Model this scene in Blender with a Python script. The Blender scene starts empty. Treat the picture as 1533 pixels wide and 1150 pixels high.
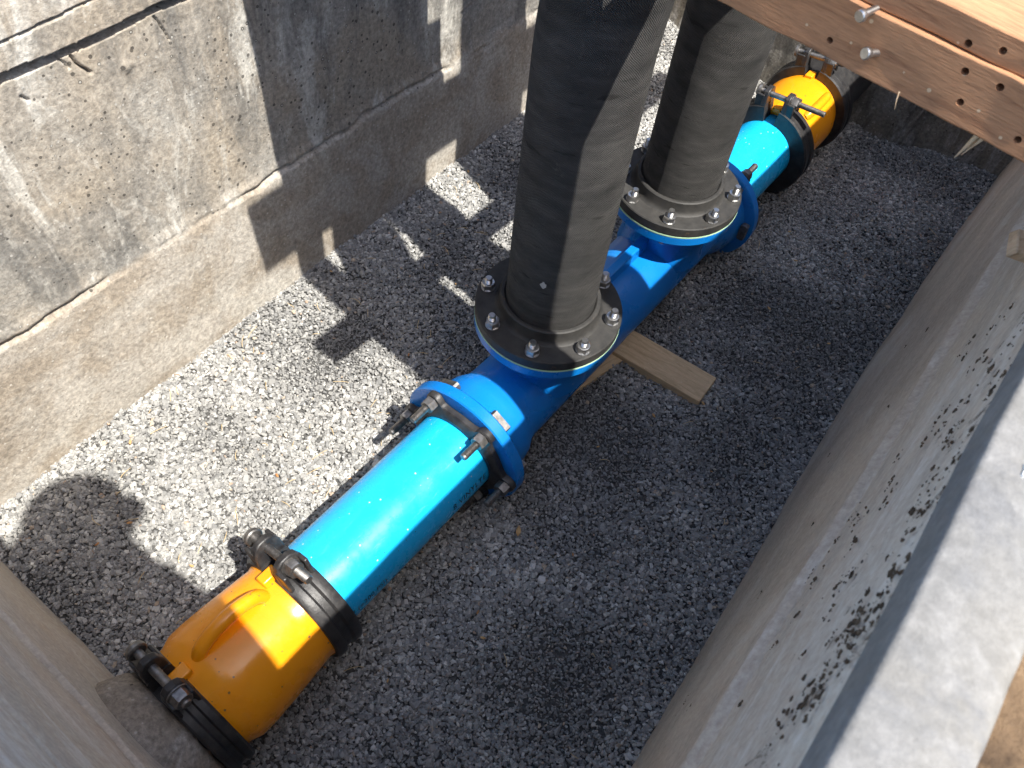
import bpy, math, random
import numpy as np
from mathutils import Matrix, Vector

rng = np.random.default_rng(7)
random.seed(7)
scene = bpy.context.scene
COL = scene.collection

# ------------------------------------------------------------------ camera
cam_d = bpy.data.cameras.new('camera')
cam = bpy.data.objects.new('camera', cam_d)
COL.objects.link(cam)
cam_d.sensor_width = 36.0
cam_d.lens = 27.87
cam_d.clip_start = 0.02
cam_d.clip_end = 500.0
CAM = (0.605198, -1.061033, 1.39003)
RC = ((0.775927, -0.549427, 0.309946), (0.625972, 0.609801, -0.486108), (0.078076, 0.571202, 0.817088))
m = Matrix(RC).to_4x4()
m.translation = Vector(CAM)
cam.matrix_world = m
cam_d.dof.use_dof = True
cam_d.dof.focus_distance = 2.05
cam_d.dof.aperture_fstop = 12.0
scene.camera = cam

# ------------------------------------------------------------------ sky, sun, exposure
SUN_TO = Vector((-0.475, 0.040, -0.879)).normalized()
world = bpy.data.worlds.new('World')
scene.world = world
world.use_nodes = True
wn = world.node_tree.nodes
sky = wn.new('ShaderNodeTexSky')
sky.sky_type = 'NISHITA'
sky.sun_disc = False
sky.air_density = 0.9
sky.dust_density = 1.6
sky.ozone_density = 0.8
sky.sun_elevation = math.asin(-SUN_TO.z)
sky.sun_rotation = math.atan2(-SUN_TO.x, -SUN_TO.y)
wn['Background'].inputs['Strength'].default_value = 0.15
world.node_tree.links.new(sky.outputs[0], wn['Background'].inputs['Color'])
sun_d = bpy.data.lights.new('sun', 'SUN')
sun_d.energy = 4.4
sun_d.angle = math.radians(0.53)
sun_d.color = (1.0, 0.955, 0.88)
sun = bpy.data.objects.new('sun', sun_d)
COL.objects.link(sun)
sun.rotation_euler = SUN_TO.to_track_quat('-Z', 'Y').to_euler()
sun.location = (6, 0, 10)
scene.view_settings.view_transform = 'Standard'
scene.view_settings.look = 'None'
scene.view_settings.gamma = 1.0
scene.view_settings.use_curve_mapping = False
scene.view_settings.exposure = 1.15
scene.cycles.use_light_tree = False
scene.cycles.use_adaptive_sampling = True
scene.cycles.adaptive_threshold = 0.02
scene.cycles.max_bounces = 6
scene.cycles.diffuse_bounces = 4
scene.cycles.glossy_bounces = 3
scene.cycles.transmission_bounces = 2

# ------------------------------------------------------------------ helpers: noise, meshes, objects
_TAB = {}
def vnoise(x, y, seed=0, n=256):
    if seed not in _TAB: _TAB[seed] = np.random.default_rng(seed).random((n, n))
    t = _TAB[seed]
    xi = np.floor(x).astype(int); yi = np.floor(y).astype(int)
    fx = x - xi; fy = y - yi
    fx = fx * fx * (3 - 2 * fx); fy = fy * fy * (3 - 2 * fy)
    a = t[xi % n, yi % n]; b = t[(xi + 1) % n, yi % n]
    c = t[xi % n, (yi + 1) % n]; d = t[(xi + 1) % n, (yi + 1) % n]
    return (a * (1 - fx) + b * fx) * (1 - fy) + (c * (1 - fx) + d * fx) * fy

def fbm(x, y, seed=0, octaves=4):
    s = 0; amp = 1; tot = 0
    for o in range(octaves):
        s = s + amp * (vnoise(x * 2 ** o, y * 2 ** o, seed + o) - 0.5)
        tot += amp; amp *= 0.5
    return s / tot

class MB:
    """collects shapes and links them as ONE mesh object"""
    def __init__(self):
        self.v = []; self.f = []
    def add(self, vs, fs):
        o = len(self.v)
        self.v.extend([tuple(map(float, p)) for p in vs])
        self.f.extend([tuple(i + o for i in f) for f in fs])
    def box(self, x0, x1, y0, y1, z0, z1):
        self.add([(x0,y0,z0),(x1,y0,z0),(x1,y1,z0),(x0,y1,z0),(x0,y0,z1),(x1,y0,z1),(x1,y1,z1),(x0,y1,z1)],
                 [(0,3,2,1),(4,5,6,7),(0,1,5,4),(1,2,6,5),(2,3,7,6),(3,0,4,7)])
    def lathe(self, prof, origin, axis, seg=48, close=True, a0=0.0, a1=2*math.pi, phase=0.0):
        """prof: list of (r, h) round axis through origin; closed profile when close"""
        ax = Vector(axis).normalized()
        u = Vector((1,0,0)) if abs(ax.x) < 0.9 else Vector((0,0,1))
        u = (u - ax * u.dot(ax)).normalized(); w = ax.cross(u)
        full = abs(a1 - a0 - 2*math.pi) < 1e-6
        ns = seg if full else seg + 1
        vs = []
        o = Vector(origin)
        for i in range(ns):
            a = a0 + (a1 - a0) * i / seg + phase
            d = u * math.cos(a) + w * math.sin(a)
            for r, h in prof:
                vs.append(o + d * r + ax * h)
        k = len(prof); fs = []
        for i in range(seg):
            j = (i + 1) % ns
            for q in range(k if close else k - 1):
                q2 = (q + 1) % k
                fs.append((i*k+q, j*k+q, j*k+q2, i*k+q2))
        if not full and close:
            fs.append(tuple(range(k)))
            fs.append(tuple(reversed([(ns-1)*k+q for q in range(k)])))
        self.add(vs, fs)
    def cyl(self, p0, p1, r0, r1=None, seg=24, phase=0.0):
        if r1 is None: r1 = r0
        p0 = Vector(p0); p1 = Vector(p1); L = (p1 - p0).length
        self.lathe([(1e-5,0),(r0,0),(r1,L),(1e-5,L)], p0, p1 - p0, seg, False, phase=phase)
    def tube(self, pts, rads, seg=16, caps=True):
        pts = [Vector(p) for p in pts]; n = len(pts); vs = []; up = None
        for i, p in enumerate(pts):
            t = (pts[min(i+1,n-1)] - pts[max(i-1,0)]).normalized()
            if up is None:
                up = Vector((0,0,1)) if abs(t.z) < 0.9 else Vector((1,0,0))
            up = (up - t * up.dot(t)).normalized(); w = t.cross(up)
            r = rads[i] if hasattr(rads, '__len__') else rads
            for s in range(seg):
                a = 2*math.pi*s/seg
                vs.append(p + (up*math.cos(a) + w*math.sin(a)) * r)
        fs = []
        for i in range(n-1):
            for s in range(seg):
                s2 = (s+1) % seg
                fs.append((i*seg+s, i*seg+s2, (i+1)*seg+s2, (i+1)*seg+s))
        if caps:
            fs.append(tuple(reversed(range(seg)))); fs.append(tuple((n-1)*seg+s for s in range(seg)))
        self.add(vs, fs)
    def extrude(self, outline, mat, depth):
        """outline: 2-D points; mat: 4x4 placing local xy, extruded along local z"""
        n = len(outline); M = mat
        vs = [M @ Vector((x,y,0)) for x,y in outline] + [M @ Vector((x,y,depth)) for x,y in outline]
        fs = [tuple(reversed(range(n))), tuple(range(n,2*n))] + [(i,(i+1)%n,n+(i+1)%n,n+i) for i in range(n)]
        self.add(vs, fs)
    def mesh(self, name, mat, smooth=35):
        me = bpy.data.meshes.new(name)
        me.from_pydata(self.v, [], self.f)
        me.update()
        if mat: me.materials.append(mat)
        fix_normals(me)
        if smooth:
            me.polygons.foreach_set('use_smooth', [True]*len(me.polygons))
            me.set_sharp_from_angle(angle=math.radians(smooth))
        return me
    def build(self, name, mat, parent=None, smooth=35, bevel=0):
        o = bpy.data.objects.new(name, self.mesh(name, mat, smooth))
        COL.objects.link(o)
        if parent: o.parent = parent
        if bevel:
            b = o.modifiers.new('bevel', 'BEVEL'); b.width = bevel; b.segments = 2
            b.limit_method = 'ANGLE'; b.angle_limit = math.radians(40)
        return o

def fix_normals(me):
    import bmesh
    bm = bmesh.new(); bm.from_mesh(me)
    bmesh.ops.recalc_face_normals(bm, faces=bm.faces)
    bm.to_mesh(me); bm.free()

def tag(o, label, cat, group=None, kind=None):
    o['label'] = label; o['category'] = cat
    if group: o['group'] = group
    o['kind'] = kind or 'thing'
    return o

def empty(name, loc=(0,0,0), rz=0):
    o = bpy.data.objects.new(name, None); COL.objects.link(o)
    o.location = loc; o.rotation_euler = (0,0,rz)
    o.empty_display_size = 0.1
    return o

def np_mesh(name, v, f, mat, smooth=True):
    """v: (n,3) array, f: (m,k) int array"""
    me = bpy.data.meshes.new(name)
    k = f.shape[1]
    me.vertices.add(len(v)); me.vertices.foreach_set('co', v.astype(np.float32).ravel())
    me.loops.add(f.size); me.loops.foreach_set('vertex_index', f.astype(np.int32).ravel())
    me.polygons.add(len(f))
    me.polygons.foreach_set('loop_start', np.arange(0, f.size, k, dtype=np.int32))
    me.polygons.foreach_set('loop_total', np.full(len(f), k, dtype=np.int32))
    me.update(calc_edges=True)
    me.polygons.foreach_set('use_smooth', np.full(len(f), smooth, dtype=bool))
    if mat: me.materials.append(mat)
    return me

def grid_faces(nu, nv):
    i, j = np.meshgrid(np.arange(nu-1), np.arange(nv-1), indexing='ij')
    a = (i*nv + j).ravel()
    return np.stack([a, a+nv, a+nv+1, a+1], 1)

# ------------------------------------------------------------------ materials
class Mat:
    def __init__(self, name, rough=0.6, spec=0.5, metal=0.0, color=None):
        self.m = bpy.data.materials.new(name); self.m.use_nodes = True
        self.t = self.m.node_tree; self.n = self.t.nodes; self.l = self.t.links
        self.b = self.n['Principled BSDF']
        self.b.inputs['Roughness'].default_value = rough
        self.b.inputs['Specular IOR Level'].default_value = spec
        self.b.inputs['Metallic'].default_value = metal
        if color: self.b.inputs['Base Color'].default_value = (*color, 1)
    def node(self, kind, **kw):
        nd = self.n.new(kind)
        for k, v in kw.items(): setattr(nd, k, v)
        return nd
    def coord(self, scale=(1,1,1), loc=(0,0,0), rot=(0,0,0), out='Object'):
        tc = self.node('ShaderNodeTexCoord'); mp = self.node('ShaderNodeMapping')
        mp.inputs['Scale'].default_value = scale; mp.inputs['Location'].default_value = loc
        mp.inputs['Rotation'].default_value = rot
        self.l.new(tc.outputs[out], mp.inputs['Vector'])
        return mp.outputs[0]
    def noise(self, vec, scale, detail=4, rough=0.55, dist=0.0):
        nd = self.node('ShaderNodeTexNoise')
        nd.inputs['Scale'].default_value = scale; nd.inputs['Detail'].default_value = detail
        nd.inputs['Roughness'].default_value = rough; nd.inputs['Distortion'].default_value = dist
        self.l.new(vec, nd.inputs['Vector'])
        return nd.outputs[0]
    def voro(self, vec, scale, feature='F1', rand=1.0):
        nd = self.node('ShaderNodeTexVoronoi', feature=feature)
        nd.inputs['Scale'].default_value = scale; nd.inputs['Randomness'].default_value = rand
        self.l.new(vec, nd.inputs['Vector'])
        return nd
    def ramp(self, fac, stops, interp='LINEAR'):
        nd = self.node('ShaderNodeValToRGB'); r = nd.color_ramp; r.interpolation = interp
        while len(r.elements) < len(stops): r.elements.new(0.5)
        for e, (p, c) in zip(r.elements, stops):
            e.position = p
            e.color = (c, c, c, 1) if not hasattr(c, '__len__') else (*c, 1)
        self.l.new(fac, nd.inputs[0])
        return nd.outputs[0]
    def mix(self, fac, a, b, mode='MIX'):
        nd = self.node('ShaderNodeMix', data_type='RGBA', blend_type=mode)
        for sock, val in ((nd.inputs[0], fac), (nd.inputs[6], a), (nd.inputs[7], b)):
            if hasattr(val, 'links') or hasattr(val, 'is_linked'): self.l.new(val, sock)
            elif hasattr(val, '__len__'): sock.default_value = (*val, 1)
            else: sock.default_value = val
        return nd.outputs[2]
    def math(self, op, a, b=None):
        nd = self.node('ShaderNodeMath', operation=op)
        for i, val in enumerate((a, b)):
            if val is None: continue
            if hasattr(val, 'is_linked'): self.l.new(val, nd.inputs[i])
            else: nd.inputs[i].default_value = val
        return nd.outputs[0]
    def color(self, c):
        self.l.new(c, self.b.inputs['Base Color'])
    def rough(self, c):
        self.l.new(c, self.b.inputs['Roughness'])
    def bump(self, h, strength=0.5, dist=0.002, prev=None):
        nd = self.node('ShaderNodeBump')
        nd.inputs['Strength'].default_value = strength; nd.inputs['Distance'].default_value = dist
        self.l.new(h, nd.inputs['Height'])
        if prev is not None: self.l.new(prev, nd.inputs['Normal'])
        self.l.new(nd.outputs[0], self.b.inputs['Normal'])
        return nd.outputs[0]

def concrete(name, base, tan, pale, dark, pits=True, seed=0.0, streak=(7, 7, 1.3), vary=1.0, lift=None, lift_z=0.0, grain=0.85, smear=None):
    M = Mat(name, rough=0.9, spec=0.25)
    v = M.coord(loc=(seed, seed*1.7, seed*0.6))
    big = M.noise(v, 2.6, 4, 0.62, 0.6)
    col = M.mix(M.ramp(big, [(0.40, 0.0), (0.60, 1.0)]), base, tan)
    st = M.noise(M.coord(scale=streak, loc=(seed, seed, 0)), 1.5, 5, 0.68, 0.5)
    col = M.mix(M.ramp(st, [(0.46, 0.0), (0.60, 0.85*vary)]), col, dark)
    st2 = M.noise(M.coord(scale=(streak[0]*1.3, streak[1]*1.3, streak[2]*1.8), loc=(seed+3, 1, 2)), 1.5, 5, 0.72, 0.6)
    col = M.mix(M.ramp(st2, [(0.52, 0.0), (0.64, 0.85*vary)]), col, pale)
    if lift:
        sp = M.node('ShaderNodeSeparateXYZ'); M.l.new(M.coord(), sp.inputs[0])
        zz = M.math('ADD', sp.outputs[2], M.math('MULTIPLY', M.math('SUBTRACT', st2, 0.5), 0.04))
        low = M.mix(M.ramp(M.noise(M.coord(loc=(5,5,5)), 4.2, 5, 0.66, 0.5), [(0.42,0.0),(0.56,1.0)]), lift[0], lift[1])
        low = M.mix(M.ramp(big, [(0.50,0.0),(0.66,0.7)]), low, pale)
        col = M.mix(M.ramp(M.math('ADD', zz, 0.5), [(0.485 + lift_z, 0.85), (0.503 + lift_z, 0.0)]), col, low)
    if smear:
        s2 = M.node('ShaderNodeSeparateXYZ'); M.l.new(M.coord(), s2.inputs[0])
        near_top = M.ramp(s2.outputs[2], [(smear[0], 0.0), (smear[1], 0.16)])
        sm = M.math('ADD', M.noise(M.coord(scale=(1,1.6,1.1), loc=(3,8,1)), 14, 6, 0.78, 0.4), near_top)
        col = M.mix(M.ramp(sm, [(0.69, 0.0), (0.75, 0.85)]), col, (0.085,0.06,0.04))
    fine = M.noise(v, 95, 4, 0.72)
    col = M.mix(grain, col, M.ramp(fine, [(0.30, 0.28), (0.5, 0.5), (0.70, 0.74)]), 'OVERLAY')
    h = M.math('MULTIPLY', fine, 0.9)
    if pits:
        vo = M.voro(v, 62)
        sep = M.node('ShaderNodeSeparateColor'); M.l.new(vo.outputs['Color'], sep.inputs[0])
        size = M.math('MULTIPLY', M.ramp(sep.outputs[0], [(0.55, 0.0), (1.0, 0.30)]), M.ramp(big, [(0.42, 0.35), (0.55, 1.0)]))
        pit = M.math('LESS_THAN', vo.outputs['Distance'], size)
        h = M.math('SUBTRACT', h, M.math('MULTIPLY', pit, 1.3))
        col = M.mix(M.math('MULTIPLY', pit, 0.72), col, (0.03, 0.027, 0.024))
        fl = M.math('MULTIPLY', M.math('GREATER_THAN', sep.outputs[1], 0.66), M.math('LESS_THAN', vo.outputs['Distance'], 0.16))
        col = M.mix(M.math('MULTIPLY', fl, 0.6*vary), col, tuple(min(1, c*1.25) for c in pale))
    M.bump(h, 0.75, 0.0035*grain/0.85)
    M.color(col)
    return M.m

MAT = {}
MAT['left_wall'] = concrete('weathered_concrete', (0.305,0.290,0.260), (0.335,0.290,0.23), (0.53,0.51,0.46), (0.150,0.145,0.134), True, 0.0, (4.5, 4.5, 1.2), 0.9, lift=((0.42,0.385,0.335),(0.335,0.285,0.225)))
MAT['right_wall'] = concrete('spattered_concrete', (0.61,0.545,0.455), (0.60,0.51,0.40), (0.71,0.66,0.58), (0.48,0.42,0.345), False, 6.4, (5, 1.2, 5), 0.8, lift=((0.57,0.475,0.37),(0.47,0.385,0.295)), lift_z=0.495, grain=0.5, smear=(0.55, 0.92))
MAT['side_wall'] = concrete('stained_concrete', (0.60,0.535,0.45), (0.57,0.48,0.37), (0.70,0.66,0.60), (0.49,0.44,0.38), False, 4.2, (1.2, 4, 5), 0.8, grain=0.5)
MAT['far_wall'] = concrete('dark_concrete', (0.25,0.235,0.205), (0.215,0.19,0.15), (0.38,0.365,0.34), (0.11,0.104,0.092), True, 9.1)  # darker mix than the other pit walls
MAT['mortar'] = concrete('damp_mortar', (0.30,0.265,0.225), (0.26,0.215,0.165), (0.42,0.385,0.34), (0.19,0.165,0.14), True, 8.2, (5,5,5), 0.8)
MAT['coping'] = concrete('smooth_cement', (0.180,0.180,0.177), (0.20,0.191,0.172), (0.235,0.231,0.222), (0.155,0.157,0.161), False, 2.6, (9,9,9), 0.8, grain=0.4)

# soil
M = Mat('soil', 0.95, 0.1); v = M.coord()
M.color(M.ramp(M.noise(v, 18, 6, 0.7), [(0.3,(0.05,0.035,0.025)),(0.55,(0.17,0.115,0.07)),(0.75,(0.34,0.25,0.16))]))
M.bump(M.noise(v, 60, 6, 0.7), 0.8, 0.01); MAT['soil'] = M.m
M = Mat('dark_grit', 0.95, 0.1); v = M.coord()
M.color(M.ramp(M.noise(v, 140, 4, 0.7), [(0.3,(0.04,0.04,0.04)),(0.7,(0.14,0.138,0.132))])); MAT['grit'] = M.m
M = Mat('dirt_clod', 0.95, 0.1); v = M.coord()
M.color(M.ramp(M.noise(v, 90, 4), [(0.3,(0.045,0.032,0.022)),(0.7,(0.15,0.11,0.075))])); MAT['clod'] = M.m

# gravel stones: every stone has its own random tone
M = Mat('gravel_stone', 0.78, 0.35)
at = M.node('ShaderNodeAttribute', attribute_name='tone')
c = M.ramp(at.outputs['Fac'], [(0.0,(0.135,0.136,0.136)),(0.30,(0.195,0.195,0.191)),(0.62,(0.30,0.296,0.282)),(0.86,(0.50,0.49,0.46)),(0.945,(0.60,0.585,0.55)),(0.965,(0.45,0.38,0.29)),(1.0,(0.38,0.28,0.21))])
M.color(c); MAT['stone'] = M.m

# wood
def wood(name, light, dark, axis_scale, seed=0.0, rough=0.75):
    M = Mat(name, rough, 0.25)
    v = M.coord(scale=axis_scale, loc=(seed, seed, seed))
    g = M.noise(v, 9, 6, 0.62, 0.9)
    col = M.ramp(g, [(0.30, dark), (0.50, light), (0.72, tuple(min(1, x*1.12) for x in light))])
    f = M.noise(v, 55, 4, 0.6, 0.2)
    col = M.mix(0.4, col, M.ramp(f, [(0.35,0.36),(0.65,0.62)]), 'OVERLAY')
    sp = M.noise(M.coord(loc=(seed,0,0)), 26, 4, 0.7)
    col = M.mix(M.ramp(sp, [(0.62, 0.0), (0.74, 0.5)]), col, tuple(x*0.5 for x in dark))
    vo = M.voro(M.coord(loc=(seed,1,2)), 95); sc = M.node('ShaderNodeSeparateColor'); M.l.new(vo.outputs['Color'], sc.inputs[0])
    fk = M.math('MULTIPLY', M.math('GREATER_THAN', sc.outputs[0], 0.86), M.math('LESS_THAN', vo.outputs['Distance'], 0.22))
    col = M.mix(M.math('MULTIPLY', fk, 0.7), col, (0.72,0.56,0.36))
    M.color(col)
    M.bump(M.math('ADD', f, M.math('MULTIPLY', g, 0.6)), 0.5, 0.0018)
    return M.m
MAT['beam'] = wood('rough_sawn_timber', (0.43,0.222,0.115), (0.27,0.128,0.068), (1.0, 9, 9), 0.0)
MAT['joist'] = wood('joist_timber', (0.58,0.39,0.24), (0.40,0.24,0.13), (9, 1.0, 9), 3.0)
MAT['lumber'] = wood('pale_lumber', (0.66,0.485,0.29), (0.50,0.34,0.19), (1.2, 10, 10), 5.0)
MAT['splinter'] = wood('splinter_wood', (0.66,0.50,0.33), (0.36,0.24,0.14), (6, 6, 1.0), 7.0)

# plastics, paints
M = Mat('blue_pvc', 0.27, 0.5); v = M.coord()
base = M.mix(M.ramp(M.noise(M.coord(scale=(6,1,6)), 5, 4), [(0.35,0.0),(0.7,1.0)]), (0.008,0.40,0.80), (0.012,0.44,0.85))
sp = M.voro(v, 75); sepc = M.node('ShaderNodeSeparateColor'); M.l.new(sp.outputs['Color'], sepc.inputs[0])
chip = M.math('MULTIPLY', M.ramp(sp.outputs['Distance'], [(0.10,1.0),(0.16,0.0)]), M.ramp(sepc.outputs[0], [(0.82,0.0),(0.83,1.0)]))
base = M.mix(chip, base, (0.62,0.66,0.66))
sp2 = M.voro(M.coord(loc=(.3,.7,.2)), 110); sepd = M.node('ShaderNodeSeparateColor'); M.l.new(sp2.outputs['Color'], sepd.inputs[0])
spot = M.math('MULTIPLY', M.ramp(sp2.outputs['Distance'], [(0.10,1.0),(0.17,0.0)]), M.ramp(sepd.outputs[1], [(0.93,0.0),(0.94,1.0)]))
base = M.mix(spot, base, (0.01,0.05,0.10))
scf = M.noise(M.coord(scale=(9,1.0,9), rot=(0.1,0.2,0.5)), 9, 6, 0.8, 0.3)
base = M.mix(M.ramp(scf, [(0.60,0.0),(0.72,0.42)]), base, (0.30,0.52,0.66))
M.color(base)
M.rough(M.ramp(M.noise(v, 22, 5, 0.7), [(0.3,0.15),(0.7,0.38)])); MAT['pvc'] = M.m

M = Mat('blue_epoxy', 0.28, 0.5); v = M.coord()
base = M.mix(M.ramp(M.noise(v, 7, 4), [(0.35,0.0),(0.7,1.0)]), (0.003,0.165,0.55), (0.005,0.195,0.60))
scr = M.noise(v, 38, 6, 0.75)
base = M.mix(M.ramp(scr, [(0.66,0.0),(0.70,0.55)]), base, (0.30,0.45,0.60))
M.color(base); M.bump(M.noise(v, 30, 4, 0.6), 0.35, 0.0016)
M.rough(M.ramp(M.noise(v, 12, 4), [(0.3,0.2),(0.7,0.4)])); MAT['epoxy'] = M.m

M = Mat('orange_epoxy', 0.24, 0.5); v = M.coord()
base = M.mix(M.ramp(M.noise(v, 9, 4), [(0.35,0.0),(0.7,1.0)]), (0.85,0.295,0.006), (0.89,0.335,0.008))
base = M.mix(M.ramp(M.noise(v, 48, 6, 0.75), [(0.67,0.0),(0.72,0.5)]), base, (0.50,0.20,0.03))
dv = M.voro(v, 85); ds = M.node('ShaderNodeSeparateColor'); M.l.new(dv.outputs['Color'], ds.inputs[0])
base = M.mix(M.math('MULTIPLY', M.math('LESS_THAN', dv.outputs['Distance'], M.math('MULTIPLY', ds.outputs[1], 0.22)), M.math('GREATER_THAN', ds.outputs[0], 0.80)), base, (0.20,0.11,0.04))
base = M.mix(M.ramp(M.noise(M.coord(loc=(2,2,2)), 16, 6, 0.75), [(0.58,0.0),(0.76,0.22)]), base, (0.60,0.38,0.14))
M.color(base); M.bump(M.noise(v, 34, 3, 0.6), 0.3, 0.0016)
M.rough(M.ramp(M.noise(v, 12, 4), [(0.3,0.16),(0.7,0.32)])); MAT['orange'] = M.m

M = Mat('black_enamel', 0.42, 0.45); v = M.coord()
M.color(M.ramp(M.noise(v, 40, 5, 0.7), [(0.35,(0.012,0.012,0.014)),(0.7,(0.045,0.043,0.042))]))
M.bump(M.noise(v, 180, 4, 0.7), 0.5, 0.0012); MAT['black'] = M.m

M = Mat('dusty_cast_iron', 0.6, 0.4); v = M.coord()
base = M.ramp(M.noise(v, 28, 5, 0.7), [(0.3,(0.018,0.0178,0.0175)),(0.7,(0.048,0.046,0.043))])
base = M.mix(M.ramp(M.noise(v, 20, 5, 0.8), [(0.64,0.0),(0.74,0.6)]), base, (0.22,0.12,0.06))
M.color(base); M.bump(M.noise(v, 160, 4, 0.7), 0.5, 0.001); MAT['iron'] = M.m

M = Mat('gasket', 0.6, 0.3, color=(0.42,0.62,0.40)); MAT['gasket'] = M.m

# hose: woven rubber, UV in metres (round, along)
M = Mat('woven_rubber', 0.72, 0.35)
uv = M.node('ShaderNodeUVMap'); sep = M.node('ShaderNodeSeparateXYZ'); M.l.new(uv.outputs[0], sep.inputs[0])
wob = M.math('MULTIPLY', M.math('SUBTRACT', M.noise(M.coord(), 9, 3), 0.5), 0.016)
vv = M.math('ADD', sep.outputs[1], wob)
su = M.math('SINE', M.math('MULTIPLY', sep.outputs[0], 2*math.pi/0.0040))
sv = M.math('SINE', M.math('MULTIPLY', vv, 2*math.pi/0.0038))
weave = M.math('MULTIPLY', su, sv)
band = M.noise(M.coord(scale=(1.2,1.2,26)), 1.8, 5, 0.65, 0.7)
h = M.math('ADD', M.math('MULTIPLY', weave, 0.8), M.math('MULTIPLY', band, 0.35))
col = M.ramp(M.noise(M.coord(scale=(2,2,7)), 5, 6, 0.7, 0.4), [(0.3,(0.026,0.026,0.026)),(0.55,(0.058,0.056,0.054)),(0.78,(0.115,0.110,0.103))])
col = M.mix(M.ramp(M.noise(M.coord(scale=(3,3,2.2)), 6.5, 6, 0.8, 0.3), [(0.62,0.0),(0.72,0.7)]), col, (0.19,0.175,0.15))
col = M.mix(M.ramp(band, [(0.62,0.0),(0.72,0.55)]), col, (0.022,0.021,0.02))
gate = M.ramp(M.noise(M.coord(scale=(1,1,2.5)), 7, 4, 0.7), [(0.36,0.05),(0.58,0.95)])
col = M.mix(M.math('MULTIPLY', gate, M.ramp(weave, [(0.1, 0.0), (0.9, 1.0)])), col, (0.22,0.212,0.20))
mk = M.noise(M.coord(scale=(2.2,2.2,16), loc=(1,4,2)), 5, 4, 0.6, 0.5)
col = M.mix(M.ramp(mk, [(0.63,0.0),(0.67,0.8)]), col, (0.016,0.015,0.014)); M.color(col); M.bump(h, 1.0, 0.003); MAT['hose'] = M.m

M = Mat('zinc_steel', 0.34, 0.5, 1.0); v = M.coord()
M.color(M.ramp(M.noise(v, 120, 4), [(0.3,(0.42,0.42,0.42)),(0.7,(0.66,0.655,0.64))])); MAT['zinc'] = M.m
M = Mat('dull_steel', 0.52, 0.5, 1.0); v = M.coord()
M.color(M.ramp(M.noise(v, 90, 4), [(0.3,(0.16,0.155,0.15)),(0.7,(0.34,0.33,0.32))])); MAT['steel'] = M.m
M = Mat('black_ink', 0.6, 0.3, color=(0.008,0.012,0.03)); MAT['ink'] = M.m
M = Mat('leaf_litter', 0.8, 0.2); M.color(M.ramp(M.noise(M.coord(), 30, 3), [(0.3,(0.36,0.14,0.05)),(0.7,(0.55,0.38,0.18))])); MAT['leaf'] = M.m
M = Mat('straw', 0.8, 0.2, color=(0.55,0.42,0.24)); MAT['straw'] = M.m

# ------------------------------------------------------------------ the pit: walls
HP = 0.258           # pipe axis below the hose flange plane
RP = 0.104           # pipe radius

def polydist(Y, Z, pts):
    d = np.full(Y.shape, 9.0)
    for (a, b), (c, e) in zip(pts[:-1], pts[1:]):
        dx, dz = c - a, e - b
        t = np.clip(((Y - a)*dx + (Z - b)*dz) / (dx*dx + dz*dz), 0, 1)
        d = np.minimum(d, np.hypot(Y - a - t*dx, Z - b - t*dz))
    return d

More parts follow.
